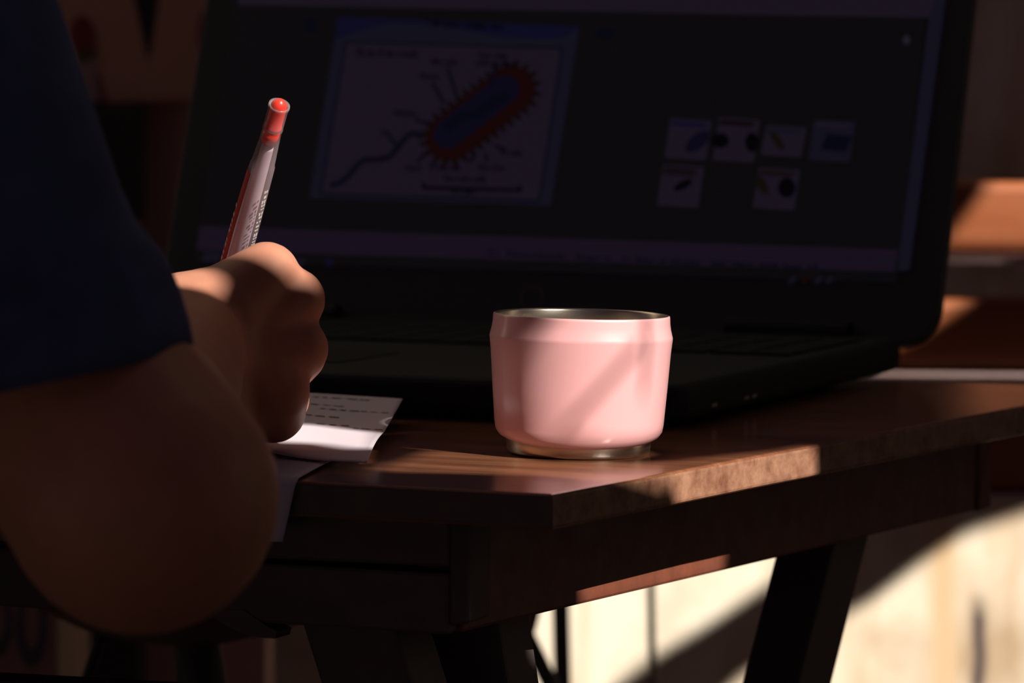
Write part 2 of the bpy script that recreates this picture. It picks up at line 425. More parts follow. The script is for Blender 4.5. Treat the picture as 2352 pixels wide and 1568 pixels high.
for u, d in ((LW0 + .06, -.09), (-.03, -.075), (LW0 + .03, -LDEP + .03), (-.03, -LDEP + .03)):
    bm = bmesh.new(); prism(bm, [on_base(u + .008 * math.cos(a), d + .008 * math.sin(a), 0.0) for a in [i * math.pi / 6 for i in range(12)]], Vector((0, 0, 0.003)))
    obj('rubber_foot', bm, M_key, base)
bm = bmesh.new()
for r_ in range(6):
    for c_ in range(19):
        u = LW0 + 0.018 + c_ * 0.0190; d = -0.035 - r_ * 0.0185
        prism(bm, [on_base(u + x, d + y, LTH) for x, y in ((0, 0), (.0165, 0), (.0165, -.016), (0, -.016))], Vector((0, 0, 0.0012)))
kb = obj('keyboard', bm, M_key, base); kb['kind'] = 'stuff'
bm = bmesh.new(); prism(bm, [on_base(u, d, LTH) for u, d in rrect(-0.27, -0.27, -0.17, -0.205, 0.004, 3)], Vector((0, 0, 0.0004))); obj('touchpad', bm, M_key, base)
M_port = mat('port_metal', (0.35, 0.33, 0.30), 0.35, metal=0.9)
for d in (-0.275, -0.235, -0.225):
    bm = bmesh.new(); prism(bm, [on_base(-0.0045, d + x, z) for x, z in ((0, .006), (.006, .006), (.006, .0075), (0, .0075))], EW * 0.0007); obj('port', bm, M_port, base)
def on_lid(u, v, off=0.0): return HINGE + EW * u + UL * v + LN * off
def uv(px, py):
    p = at_p(px, py, HINGE, LN) - HINGE; return p.dot(EW), p.dot(UL)
LH_ = 0.262
bm = bmesh.new(); prism(bm, [on_lid(u, v, 0) for u, v in rrect(LW0, -0.006, LW1, LH_, 0.018)], -LN * 0.009)
bmesh.ops.recalc_face_normals(bm, faces=bm.faces)
bevel(bm, 0.0012, 2)
lid = obj('lid', bm, M_black, lap)
for u in (LW0 + .07, LW1 - .07):
    bm = bmesh.new(); tube(bm, [on_base(u - .03, -.004, LTH + .001), on_base(u + .03, -.004, LTH + .001)], .0055); obj('hinge', bm, M_base, lap)
def em(name, c): return mat('screen_' + name, (0.004, 0.004, 0.004), 0.5, spec=0.1, emit=c)
E_bg = em('dark', (0.0030, 0.0026, 0.0030)); E_lav = em('lavender', (0.0096, 0.0064, 0.0130)); E_lav2 = em('lavender_bar', (0.0086, 0.0052, 0.0118))
E_mid = em('grey_blue', (0.0058, 0.0052, 0.0110)); E_blue = em('navy', (0.0034, 0.0032, 0.0140)); E_red = em('red', (0.0075, 0.0014, 0.0012))
E_ink = em('ink', (0.0006, 0.0004, 0.0012)); E_line = em('line', (0.0016, 0.0018, 0.0056)); E_cell = em('cell', (0.0028, 0.0022, 0.0080))
E_olive = em('olive', (0.0052, 0.0034, 0.0022)); E_pale = em('pale', (0.014, 0.012, 0.020)); E_rim = em('brown', (0.0034, 0.0016, 0.0016))
su0, sv0 = uv(440, 640); su1, sv1 = uv(2085, 660)
SU0, SU1, SV0, SV1 = LW0 + .0165, LW1 - .0215, 0.0235, 0.242
bm = bmesh.new(); prism(bm, [on_lid(u, v, 0.0) for u, v in rrect(SU0, SV0, SU1, SV1, 0.0005, 1)], LN * 0.0004)
screen = obj('screen', bm, E_bg, lap); screen['label'] = 'dim laptop screen with a slide of a bacterium'
LAYER = [0]
def flat(name, polys, m, lay):
    """flat print on the screen, outlines given in the photograph's pixels"""
    bm = bmesh.new()
    for poly in polys:
        a = [bm.verts.new(on_lid(*uv(*p), 0.0005 + lay * 0.00012)) for p in poly]
        f = bm.faces.new(a)
        f.normal_update()
        if f.normal.dot(LN) < 0: f.normal_flip()
    bmesh.ops.triangulate(bm, faces=bm.faces)
    me = bpy.data.meshes.new(name); bm.to_mesh(me); bm.free()
    return link(name, me, m, screen)
def strip(pts, w):
    out_l, out_r = [], []
    for i, p in enumerate(pts):
        a, b = pts[max(i - 1, 0)], pts[min(i + 1, len(pts) - 1)]
        dx, dy = b[0] - a[0], b[1] - a[1]; l = math.hypot(dx, dy) or 1
        out_l.append((p[0] - dy / l * w / 2, p[1] + dx / l * w / 2)); out_r.append((p[0] + dy / l * w / 2, p[1] - dx / l * w / 2))
    return out_l + out_r[::-1]
def strips(pts, w): return [strip([pts[i], pts[i + 1]], w) for i in range(len(pts) - 1)]
flat('window_bar', [[(545, -60), (2160, -40), (2134, 42), (548, 12)]], E_lav, 1)
flat('window_border', [[(2160, -40), (2178, -40), (2090, 622), (2062, 622), (2134, 42)]], E_mid, 1)
flat('window_bar', [[(460, 520), (2064, 574), (2060, 598), (457, 545)], [(456, 550), (2058, 604), (2055, 624), (454, 575)]], E_lav2, 1)
flat('window_bar', [[(457, 545), (2060, 598), (2058, 604), (456, 550)]], E_mid, 1)
def textpoly(px0, py0, px1, txt, hpx, m, lay=4):
    cu = bpy.data.curves.new('t', 'FONT'); cu.body = txt; cu.size = 1; cu.offset = 0.03
    o = bpy.data.objects.new('t', cu); COL.objects.link(o)
    dg = bpy.context.evaluated_depsgraph_get()
    me = bpy.data.meshes.new_from_object(o.evaluated_get(dg)); bpy.data.objects.remove(o)
    xs = [v.co.x for v in me.vertices]; x0, x1 = min(xs), max(xs)
    slope = 0.042
    for v in me.vertices:
        t = (v.co.x - x0) / (x1 - x0); px = px0 + (px1 - px0) * t + v.co.y * hpx * 1.25 * 0.13
        py = py0 + slope * (px1 - px0) * t - v.co.y * hpx * 1.25
        v.co = on_lid(*uv(px, py), 0.0005 + lay * 0.00012)
    me.name = 'caption'
    return link('caption', me, m, screen)
# slide
flat('slide', [[(778, 40), (1332, 62), (1266, 473), (712, 455)]], E_mid, 1)
hdr = [(778, 40), (1332, 62), (1325, 70)] + [(1325 - 30 * i, 70 + 14 * math.sin(i * .33 + .6) + 6) for i in range(1, 9)] + [(1060 - 30 * i, 66 - 10 * math.sin(i * .32)) for i in range(0, 7)] + [(830, 72), (770, 92)]
flat('slide_header', [hdr], E_blue, 2)
flat('slide_page', [[(797, 98), (1292, 112), (1240, 462), (738, 446)]], E_lav, 2)
for (a, b) in [((797, 98), (1292, 112)), ((1292, 112), (1240, 462)), ((1240, 462), (738, 446)), ((738, 446), (797, 98))]:
    flat('slide_frame', [strip([a, b], 5)], E_line, 3)
# bacterium
def capsule_px(rad, spikes, amp, cx=1105, cy=262, half=105, ang=-38):
    pts = []; n = 128; ca, sa = math.cos(R(ang)), math.sin(R(ang)); arc = math.pi * rad; per = 2 * arc + 4 * half
    for i in range(n):
        q = per * i / n; r_ = rad + (amp if spikes and i % 4 < 2 else 0)
        if q < arc: a = -math.pi / 2 + q / rad; bx, by = half + r_ * math.cos(a), r_ * math.sin(a)
        elif q < arc + 2 * half: bx, by = half - (q - arc), r_
        elif q < 2 * arc + 2 * half: a = math.pi / 2 + (q - arc - 2 * half) / rad; bx, by = -half + r_ * math.cos(a), r_ * math.sin(a)
        else: bx, by = -half + (q - 2 * arc - 2 * half), -r_
        by *= .95
        pts.append((cx + bx * ca - by * sa, cy + bx * sa + by * ca))
    return pts
flat('cell_wall', [capsule_px(56, True, 17, half=88)], E_rim, 3)
flat('cell_wall', [capsule_px(55, False, 0, half=88)], E_red, 4)
flat('cell_body', [capsule_px(35, False, 0, cx=1096, cy=258, half=82)], E_cell, 5)
flat('nucleoid', [strip([(1020, 300), (1060, 270), (1100, 262), (1140, 232), (1170, 222)], 26)], E_line, 6)
fl_pts = [(976 - 4, 318)] + [(x, y) for x, y in [(955, 306), (938, 312), (915, 340), (897, 362), (870, 368), (840, 367), (822, 380), (800, 408), (780, 422), (760, 427)]]
flat('flagellum', strips(fl_pts, 13), E_line, 4)
for a, b in [((1030, 155), (1051, 222)), ((995, 190), (1022, 240)), ((955, 275), (985, 286)), ((895, 315), (918, 340)), ((1095, 352), (1082, 376)), ((1117, 352), (1121, 374)), ((1138, 334), (1165, 348)), ((980, 350), (960, 376)), ((1140, 155), (1128, 200))]:
    flat('pointer_line', [strip([a, b], 8)], E_line, 6)
flat('scale_bar', [strip([(975, 432), (1196, 438)], 8), strip([(975, 420), (975, 436)], 8), strip([(1196, 426), (1196, 442)], 8)], E_ink, 4)
for x0, y0, x1, s, h in [(815, 128, 962, 'Cấu tạo tế bào vi khuẩn', 17), (993, 149, 1052, 'Màng nhầy', 15), (1098, 134, 1168, 'Vùng nhân', 15), (1094, 152, 1186, '(ADN dạng vòng)', 15),
                         (966, 182, 1010, 'Plasmit', 15), (906, 267, 958, 'Ribôxôm', 15), (879, 312, 900, 'Roi', 15), (932, 392, 970, 'Lông', 15), (984, 391, 1060, 'Tế bào chất', 15),
                         (1096, 391, 1160, 'Thành tế bào', 15), (1148, 358, 1202, 'Vỏ nhầy', 15), (1018, 417, 1118, 'Vùng sinh chất', 16), (1038, 447, 1092, '0,5 µm', 14), (978, 62, 1155, 'Tế bào nhân sơ', 16)]:
    textpoly(x0, y0, x1, s, h, E_ink, 7)
# thumbnails
def quad(x0, y0, x1, y1): return [(x0 + 14, y0), (x1 + 14, y0 + 6), (x1, y1 + 6), (x0, y1)]
def blob(cx, cy, rx, ry, ang=0, n=20):
    return [(cx + rx * math.cos(t) * math.cos(ang) - ry * math.sin(t) * math.sin(ang), cy + rx * math.cos(t) * math.sin(ang) + ry * math.sin(t) * math.cos(ang)) for t in [2 * math.pi * i / n for i in range(n)]]
for i, (x0, y0, x1, y1) in enumerate([(1527, 272, 1622, 363), (1638, 270, 1732, 368), (1748, 288, 1840, 356), (1858, 275, 1952, 368), (1510, 378, 1604, 472), (1730, 385, 1825, 478)]):
    flat('thumbnail', [quad(x0, y0, x1, y1)], E_mid if i == 3 else E_lav, 1)
    t0 = [E_blue, E_rim, E_mid, E_lav, E_rim, E_olive][i]
    flat('thumbnail_title', [quad(x0 + 8, y0 + 6, x1 - 6, y0 + 16)] if i != 4 else [quad(x0 + 8, y0 + 6, x1 - 10, y0 + 12), quad(x0 + 6, y0 + 16, x1 - 12, y0 + 22)], t0, 2)
flat('thumbnail_picture', [blob(1603, 326, 34, 17, R(-40))], E_cell, 3)
flat('thumbnail_picture', [blob(1656, 324, 20, 17), blob(1728, 328, 16, 22)], E_ink, 3)
flat('thumbnail_picture', [blob(1787, 325, 26, 10, R(55))], E_olive, 3)
flat('thumbnail_picture', [quad(1886, 308, 1945, 344)], E_line, 3)
flat('thumbnail_picture', [blob(1570, 426, 24, 9, R(-28))], E_ink, 3)
flat('thumbnail_picture', [blob(1752, 427, 24, 12, R(62))], E_olive, 3)
flat('thumbnail_picture', [blob(1808, 432, 20, 23)], E_ink, 3)
flat('desktop_icon', [quad(690, 42, 722, 52), quad(694, 58, 720, 70)], E_line, 2)
flat('desktop_icon', [quad(1364, 66, 1402, 84)], E_line, 2)
flat('desktop_icon', [blob(2083, 93, 8, 10)], E_pale, 2)
flat('taskbar_icon', [blob(757, 603, 9, 10)], E_blue, 2); flat('taskbar_icon', [strip([(768, 592), (772, 603), (766, 613)], 6)], E_red, 2)
flat('taskbar_icon', [quad(462, 578, 500, 600)], E_mid, 2); flat('taskbar_icon', [quad(672, 592, 692, 612)], E_mid, 2)
for x, m_ in ((1812, E_mid), (1843, E_red), (1872, E_mid), (1898, E_mid)): flat('tray_icon', [quad(x - 4, 634, x + 7, 648)], m_, 2)
textpoly(1985, 640, 2030, '10:24', 12, E_line, 2)
textpoly(1120, 588, 1880, 'C:  Downloads   Images   te bao vi khuan   bai giang sinh hoc 10', 15, E_line, 3)
# maker's ring badge under the screen
M_badge = mat('badge_metal', (0.16, 0.11, 0.11), 0.35, metal=0.5)
bc = uv(1222, 684); bm = bmesh.new()
n = 40
ri = [bm.verts.new(on_lid(bc[0] + .0052 * math.cos(2 * math.pi * i / n), bc[1] + .0052 * math.sin(2 * math.pi * i / n), .0004)) for i in range(n)]
ro = [bm.verts.new(on_lid(bc[0] + .0062 * math.cos(2 * math.pi * i / n), bc[1] + .0062 * math.sin(2 * math.pi * i / n), .0004)) for i in range(n)]
for i in range(n): bm.faces.new((ri[i], ri[(i + 1) % n], ro[(i + 1) % n], ro[i]))
obj('badge', bm, M_badge, lid)

# ---------------------------------------------------------------- cup
M_pink = mat('pink_enamel', (0.70, 0.365, 0.385), 0.40, spec=0.45, coat=0.5, coat_rough=0.16)
M_steel = mat('brushed_steel', (0.66, 0.58, 0.50), 0.30, 0.12, 60, metal=1.0, stretch=(1, 1, 12))
cup = thing('cup', 'small pink steel cup with bare metal foot standing on the table corner', 'cup', CUP)
cup.rotation_euler = (0, R(0.9), 0)
k = 0.001
def put(name, prof, m, dip=0.0):
    bm = bmesh.new(); lathe(bm, [(r * k, z * k) for r, z in prof], 96)
    for v in bm.verts:                                   # the enamel reaches lower on one side
        if dip: v.co.z += dip * (v.co.y / .03) * max(0, 1 - v.co.z / .022)
    me = bpy.data.meshes.new(name); bmesh.ops.recalc_face_normals(bm, faces=bm.faces); bm.to_mesh(me); bm.free()
    for p in me.polygons: p.use_smooth = True
    o = link(name, me, m); o.parent = cup
    return o
put('outer_shell', [(26.9, 6.6), (28.2, 6.8), (29.7, 7.6), (30.8, 9.2), (31.2, 11.5), (32.2, 24), (33.2, 38), (33.7, 42.6), (33.75, 43.4), (33.6, 44.0), (33.0, 46.5), (32.7, 48.5), (32.6, 50.6), (32.5, 51.3), (32.1, 51.6)], M_pink, .0042)
put('inner_liner', [(32.1, 51.6), (31.8, 51.4), (31.5, 50.8), (31.6, 47), (31.9, 43), (31.2, 36), (30.0, 22), (28.6, 10), (26, 7.2), (18, 6.4), (0, 6.2)], M_steel)
put('foot', [(0, 1.1), (20, 1.1), (23.5, 0.2), (25.0, 0.0), (26.0, 0.5), (26.4, 1.4), (27.1, 8.0), (26.0, 9.6)], M_steel)

# ---------------------------------------------------------------- paper
M_paper = mat('white_paper', (0.60, 0.54, 0.62), 0.85)
M_paper2 = mat('white_paper_under', (0.52, 0.48, 0.60), 0.85)
M_ink = mat('blue_black_ink', (0.03, 0.02, 0.045), 0.8)
# top sheet: near edge over the table, far edge lying on the laptop's palm rest
SN_L, SN_R = at_z(430, 1012, ZT + .0045), at_z(842, 1066, ZT + .0030)
SF_L, SF_R = at_y(480, 888, 1.668), at_y(925, 916, 1.638)
def sheet_pt(s, t):
    """s 0..1 from left to right, t 0..1 from near to far"""
    p = SN_L.lerp(SN_R, s).lerp(SF_L.lerp(SF_R, s), t)
    p.z += 0.0016 * math.sin(math.pi * min(1, t * 2.2)) + .0008 * math.sin(s * 7) * (1 - t)
    return p
def sheet(name, fn, m, ns, nt_, parent=None):
    bm = bmesh.new()
    g = [[bm.verts.new(fn(i / ns, j / nt_)) for j in range(nt_ + 1)] for i in range(ns + 1)]
    for i in range(ns):
        for j in range(nt_): bm.faces.new((g[i][j], g[i + 1][j], g[i + 1][j + 1], g[i][j + 1]))
    o = obj(name, bm, m, parent, True)
    md = o.modifiers.new('t', 'SOLIDIFY'); md.thickness = 0.00025; md.offset = 0
    return o
paper = sheet('paper_sheet', sheet_pt, M_paper, 40, 40)
tag(paper, 'white handwritten sheet under the writing hand, leaning on the laptop front', 'paper', 'sheets under the hand')
bm = bmesh.new()
rnd = random.Random(3)
for row, (t, s0_, s1_) in enumerate([(.93, .55, .80), (.80, .56, .72), (.74, .62, .97), (.62, .56, .70), (.50, .64, .80), (.47, .84, .96), (.88, .2, .5), (.66, .15, .5)]):
    s = s0_
    while s < s1_:
        wlen = rnd.uniform(.02, .06); pts = []
        nn = int(wlen / .0022)
        for i in range(nn):
            ss = s + wlen * i / nn; tt = t + .006 * math.sin(i * 1.9) * rnd.uniform(.3, 1.2)
            pts.append(sheet_pt(min(ss, .985), tt) + Zv * 0.0004)
        for a, b in zip(pts, pts[1:]):
            d = (b - a); q = Vector((-d.y, d.x, 0)); q = q.normalized() * 0.00035 if q.length > 0 else Vector((0, .00035, 0))
            bm.faces.new([bm.verts.new(x) for x in (a - q, b - q, b + q, a + q)])
        s += wlen + rnd.uniform(.012, .03)
obj('handwriting', bm, M_ink, paper)
# lower sheet: lies on the table, bends over the front edge and hangs down
e_r = C0 + FD * ((at_z(686, 1105) - C0).dot(FD)); e_l = e_r + FD * 0.075
def drape_pt(s, t):
    edge = e_l.lerp(e_r, s); back_r = at_z(800, 1048); back = Vector((-0.135, 1.52, ZT)).lerp(back_r, s)
    low_r = at_p(652, 1243, C0 + FN * .004, FN); low_l = low_r + FD * 0.07; low = low_l.lerp(low_r, s)
    if t < .45:
        p = low.lerp(edge + FN * .0022, t / .45); p += FN * 0.0025 * math.sin(s * 9) * (1 - t / .45); p.z = min(p.z, ZT - .001)
        return p
    u_ = (t - .45) / .55
    p = (edge + FN * .0014).lerp(back, u_); p.z = ZT + 0.0010 + 0.0005 * math.sin(u_ * 3.0)
    return p
tag(sheet('paper_sheet', drape_pt, M_paper2, 20, 30), 'lower white sheet bending over the front edge of the table', 'paper', 'sheets under the hand')

# ---------------------------------------------------------------- pen
pen = thing('ballpoint_pen', 'clear plastic ballpoint pen with red end plug held upright in the hand', 'pen', P_tip)
px_ = AX.cross(Vector((0, 1, 0))).normalized(); py_ = AX.cross(px_).normalized()      # px_ towards image left or right, py_ in depth
if px_.x < 0: px_ = -px_
if py_.y > 0: py_ = -py_                                                              # py_ towards the viewer
def pen_pt(t, a, r): return P_top + AX * t + (px_ * math.cos(a) + py_ * math.sin(a)) * r
def pen_rev(name, prof, m, a0=0, a1=360, seg=36, smooth=True):
    bm = bmesh.new(); n = seg; full = a1 - a0 >= 360
    rows = [[bm.verts.new(pen_pt(t, R(a0 + (a1 - a0) * i / n), r)) for i in range(n if full else n + 1)] for t, r in prof]
    for A, B in zip(rows, rows[1:]):
        for i in range(n):
            j = (i + 1) % n if full else i + 1
            bm.faces.new((A[i], A[j], B[j], B[i]))
    bmesh.ops.remove_doubles(bm, verts=bm.verts, dist=1e-7)
    return obj(name, bm, m, pen, smooth)
M_clear = mat('clear_plastic', (0.75, 0.58, 0.64), 0.2, spec=0.5, alpha=0.2)
M_redp = mat('red_plastic', (0.75, 0.045, 0.03), 0.35)
M_milky = mat('milky_tube', (0.55, 0.42, 0.52), 0.4, alpha=0.85)
M_label = mat('red_print', (0.55, 0.02, 0.015), 0.5)
M_white = mat('white_print', (0.85, 0.80, 0.80), 0.5, alpha=0.9)
M_tip = mat('brass_tip', (0.7, 0.55, 0.3), 0.3, metal=1)
pen_rev('barrel', [(0.0006, .0030), (0.0, .0038), (0.0010, .0039), (0.0022, .0036), (0.010, .0036), (0.0104, .0037), (0.0112, .0037), (0.0116, .0035), (0.0145, .0036), (0.027, .0043), (0.0275, .0046), (0.06, .0052), (PLEN - .016, .0052), (PLEN - .012, .0030)], M_clear)
pen_rev('end_plug', [(-0.0022, .0), (-0.0021, .0009), (-0.0013, .0019), (0.0, .0028), (0.0012, .0029), (0.009, .0029), (0.0095, .0031), (0.0105, .0031), (0.0108, .0029), (0.0125, .0029), (0.0128, .0031), (0.0140, .0031), (0.0165, .0029), (0.017, .0)], M_redp)
pen_rev('refill', [(0.0185, .0016), (0.0185, .0021), (0.020, .0023), (0.06, .0030), (PLEN - .02, .0030), (PLEN - .018, .001)], M_milky)
pen_rev('ink_column', [(0.075, .0), (0.0751, .0018), (PLEN - .02, .0018)], M_redp)
pen_rev('printed_band', [(0.030, .0048), (0.06, .00535), (PLEN - .02, .00535)], M_label, 128, 188, 10)
mk = bmesh.new(); rn2 = random.Random(5); t = 0.036
while t < 0.078:
    l = rn2.uniform(.0006, .0016)
    for a_ in (rn2.uniform(16, 22), rn2.uniform(28, 34)):
        mk.faces.new([mk.verts.new(pen_pt(x, R(y), .0046 + (min(t, .06) - .028) * .024)) for x, y in ((t, a_), (t + l, a_), (t + l, a_ + 9), (t, a_ + 9))])
    t += l + rn2.uniform(.0003, .0012)
t = 0.046
while t < 0.075:
    l = rn2.uniform(.001, .002)
    mk.faces.new([mk.verts.new(pen_pt(x, R(y), .0054)) for x, y in ((t, 150), (t + l, 150), (t + l, 166), (t, 166))]); t += l + rn2.uniform(.0006, .003)
obj('printed_marks', mk, M_white, pen)
pen_rev('tip', [(PLEN - .013, .003), (PLEN - .004, .0012), (PLEN - .0005, .0005), (PLEN, .0)], M_tip)

# ---------------------------------------------------------------- person: arm, hand, shirt
M_skin = mat('skin', (0.44, 0.195, 0.130), 0.55, 0.12, 60, spec=0.3, sss=0.25)
M_shirt = mat('navy_cotton', (0.075, 0.10, 0.21), 0.95, 0.3, 40, spec=0.1)
M_trouser = mat('dark_trousers', (0.03, 0.028, 0.035), 0.95, spec=0.1)
E_ = at_y(325, 1142, 1.20); SH = Vector((-0.305, 1.218, 0.80))
person = thing('person', 'person in a navy short-sleeved shirt writing with a pen, elbow towards the viewer', 'person', (-0.50, 1.38, 0.0))
YH = 1.468
wr = at_y(400, 800, 1.445)
mcp = {'index': (at_y(612, 632, 1.468), .0122), 'middle': (at_y(674, 688, 1.472), .0116), 'ring': (at_y(683, 800, 1.470), .0113), 'little': (at_y(642, 898, 1.466), .0112)}
bm = bmesh.new()
# upper arm and forearm
ua = at_y(98, 830, 1.222)
capsule_chain(bm, [(SH.lerp(ua, .3), .030), (SH.lerp(ua, .75), .0330), (ua, .0365), (E_, .0405)], 24)
fm = E_.lerp(wr, .5) + Vector((-.004, 0, -.002))
capsule_chain(bm, [(E_, .0405), (fm, .0290), (E_.lerp(wr, .8), .0255), (wr, .0250)], 24)
capsule_chain(bm, [(wr + Vector((0, 0, .008)), .0185), (wr.lerp(mcp['index'][0], .5), .0165), mcp['index']], 16)
# back of the hand: four rays from the wrist
for n_, off in (('middle', .003), ('ring', -.004), ('little', -.012)):
    c, r = mcp[n_]
    capsule_chain(bm, [(wr + Vector((.004, .004, off)), .0185), (wr.lerp(c, .55) + Vector((0, .003, 0)), .0150), (c, r)], 16)
for a_, b_ in (('index', 'middle'), ('middle', 'ring'), ('ring', 'little')):
    pa_, pb_ = mcp[a_][0].lerp(wr, .2), mcp[b_][0].lerp(wr, .2); mid = pa_.lerp(pb_, .5) + Vector((-.003, .004, 0))
    capsule_chain(bm, [(mid, .0108), (mid.lerp(wr, .25) + Vector((0, -.001, 0)), .0140), (mid.lerp(wr, .6), .0185)], 12)
# little finger side of the palm resting on the sheet
hyp = at_y(560, 900, 1.478); hyp.z = ZT + .024
heel = at_y(628, 945, 1.478); heel.z = ZT + .0185
capsule_chain(bm, [(wr + Vector((.006, .006, -.014)), .0195), (hyp, .0185), (heel, .0120)], 16)
capsule_chain(bm, [(mcp['little'][0], .0108), (heel, .0120)], 12)
palm = at_y(540, 790, 1.492)
capsule_chain(bm, [(wr, .020), (palm, .0185), (at_y(590, 700, 1.492), .0140)], 16)
# fingers: each its own bent chain, curling away behind the knuckles towards the pen
def P3(px, py, y): return at_y(px, py, y)
grip = P_tip.lerp(P_top, .30)
fingers = {
    'index': [mcp['index'], (P3(640, 668, 1.505), .0092), (P3(590, 770, 1.545), .0080), (grip + px_ * .0118 + Vector((0, -.003, .004)), .0066)],
    'middle': [mcp['middle'], (P3(684, 706, 1.512), .0092), (P3(610, 830, 1.548), .0080), (grip + px_ * .0120 + Vector((0, .004, -.010)), .0068)],
    'ring': [mcp['ring'], (P3(692, 820, 1.508), .0090), (P3(625, 900, 1.540), .0080), (P3(545, 925, 1.540), .0070)],
    'little': [(mcp['little'][0], .0105), (P3(656, 918, 1.498), .0090), (P3(610, 962, 1.520), .0080), (P3(550, 972, 1.524), .0068)],
}
for n_, ch in fingers.items(): capsule_chain(bm, ch, 14)
capsule_chain(bm, [(wr + Vector((.010, .012, .012)), .0160), (P3(500, 715, 1.492), .0140), (P3(480, 790, 1.520), .0100), (grip - px_ * .0128 + Vector((0, -.004, .006)), .0076)], 14)
for v in bm.verts:
    if v.co.y > 1.40 and v.co.z < ZT + 0.0062: v.co.z = ZT + 0.0062
body_me = fuse(bm, 0.0014, 10, 'body')
body = link('body', body_me, M_skin, person)
# shirt: sleeve lofted round the upper arm, then shoulder and trunk
bm = bmesh.new()
YS = 1.218
ks = [((444, 792), .0600, 11), ((434, 740), .0596, 11), ((414, 670), .0586, 12), ((392, 615), .0578, 13), ((365, 572), .0580, 15), ((312, 512), .0588, 17), ((276, 430), .0592, 18), ((236, 310), .0596, 18), ((200, 200), .0600, 18), ((132, 0), .0605, 19), ((70, -180), .062, 21), ((0, -380), .065, 25), ((-60, -560), .066, 30)]
rings = []
for kk, ((px, py), r_, tl_) in enumerate(ks):
    sx = Vector((math.cos(R(tl_)), 0, math.sin(R(tl_)))); sy = Vector((0, 1, 0)); c = at_y(px, py, YS) - sx * r_
    row = []
    for i in range(48):
        a = 2 * math.pi * i / 48
        w_ = 1 + .020 * noise.noise(Vector((math.cos(a) * 2.2, math.sin(a) * 2.2, kk * .55))) * (1 if abs(math.cos(a)) < .9 else .2)
        row.append(bm.verts.new(c + sx * math.cos(a) * r_ * w_ + sy * math.sin(a) * r_ * w_))
    rings.append(row)
for c, r_, rz_, tl_ in ((Vector((-.268, 1.222, .745)), .068, .068, 40), (Vector((-.310, 1.240, .785)), .074, .074, 58), (Vector((-.36, 1.285, .795)), .085, .080, 78), (Vector((-.42, 1.33, .79)), .09, .09, 90)):
    sx = Vector((math.cos(R(tl_)), 0, math.sin(R(tl_)))); sy = Vector((-.4 if tl_ > 50 else 0, 1, 0)).normalized()
    rings.append([bm.verts.new(c + sx * math.cos(2 * math.pi * i / 48) * r_ + sy * math.sin(2 * math.pi * i / 48) * rz_) for i in range(48)])
for A, B in zip(rings, rings[1:]):
    for i in range(48): bm.faces.new((A[i], A[(i + 1) % 48], B[(i + 1) % 48], B[i]))
trunk = [((-.47, 1.36, .30), .150, .115), ((-.47, 1.36, .42), .150, .110), ((-.455, 1.355, .55), .150, .105), ((-.44, 1.35, .68), .160, .105), ((-.43, 1.34, .78), .165, .10), ((-.425, 1.34, .84), .12, .085), ((-.42, 1.34, .87), .06, .06)]
prev = None; td = Vector((math.sin(R(35)), -math.cos(R(35)), 0)); tf = Vector((math.cos(R(35)), math.sin(R(35)), 0))
for c, a_, b_ in trunk:
    row = [bm.verts.new(Vector(c) + td * a_ * math.cos(2 * math.pi * i / 40) + tf * b_ * math.sin(2 * math.pi * i / 40)) for i in range(40)]
    if prev:
        for i in range(40): bm.faces.new((prev[i], prev[(i + 1) % 40], row[(i + 1) % 40], row[i]))
    prev = row
shirt = obj('shirt', bm, M_shirt, person, True)
md = shirt.modifiers.new('t', 'SOLIDIFY'); md.thickness = 0.0012; md.offset = -1
bm = bmesh.new()
capsule_chain(bm, [(Vector((-.50, 1.42, .26)), .105), (Vector((-.46, 1.28, .26)), .095)], 24)
capsule_chain(bm, [(Vector((-.46, 1.29, .26)), .085), (Vector((-.30, 1.36, .29)), .062)], 20)
tr = link('trousers', fuse(bm, .005, 4, 'trousers'), M_trouser, person)

# ---------------------------------------------------------------- plank rack behind the laptop
M_orange = wood('orange_plank', (0.25, 0.066, 0.022), (0.37, 0.115, 0.04), 4, 0.5, 0.0, 0.3, 0.0)
M_pale = mat('pale_rail', (0.66, 0.46, 0.44), 0.6, 0.2, 20)
M_post = mat('dark_post', (0.05, 0.04, 0.035), 0.7)
rack = thing('plank_rack', 'orange wooden plank rack with pale rails against the back wall', 'rack', (at_y(2500, 900, YR).x, YR, 0))
def slab(name, x0, x1, y0, y1, Y, th, m, parent, bev=.004):
    p = [at_y(x0, y1, Y), at_y(x1, y1, Y), at_y(x1, y0, Y), at_y(x0, y0, Y)]
    z0 = (p[0].z + p[1].z) / 2; z1 = (p[2].z + p[3].z) / 2; xa, xb = p[0].x, p[1].x
    bm = bmesh.new(); prism(bm, [Vector((xa, Y, z0)), Vector((xb, Y, z0)), Vector((xb, Y, z1)), Vector((xa, Y, z1))], Vector((0, th, 0)))
    if bev: bevel(bm, bev, 3)
    return obj(name, bm, m, parent)
for y0, y1 in ((418, 584), (688, 852), (952, 1132)): slab('plank', 1845, 3000, y0, y1, YR, .035, M_orange, rack, .006)
for y0, y1 in ((588, 609), (859, 870), (1139, 1153)): slab('rail', 1845, 3000, y0, y1, YR - .012, .05, M_pale, rack, .002)
for x0 in (1840, 2985):
    a = at_y(x0, 400, YR + .036); b = at_y(x0 + 62, 400, YR + .036)
    bm = bmesh.new(); prism(bm, [Vector((a.x, YR + .036, 0)), Vector((b.x, YR + .036, 0)), Vector((b.x, YR + .09, 0)), Vector((a.x, YR + .09, 0))], Vector((0, 0, a.z))); bevel(bm, .003)
    obj('post', bm, M_post, rack)

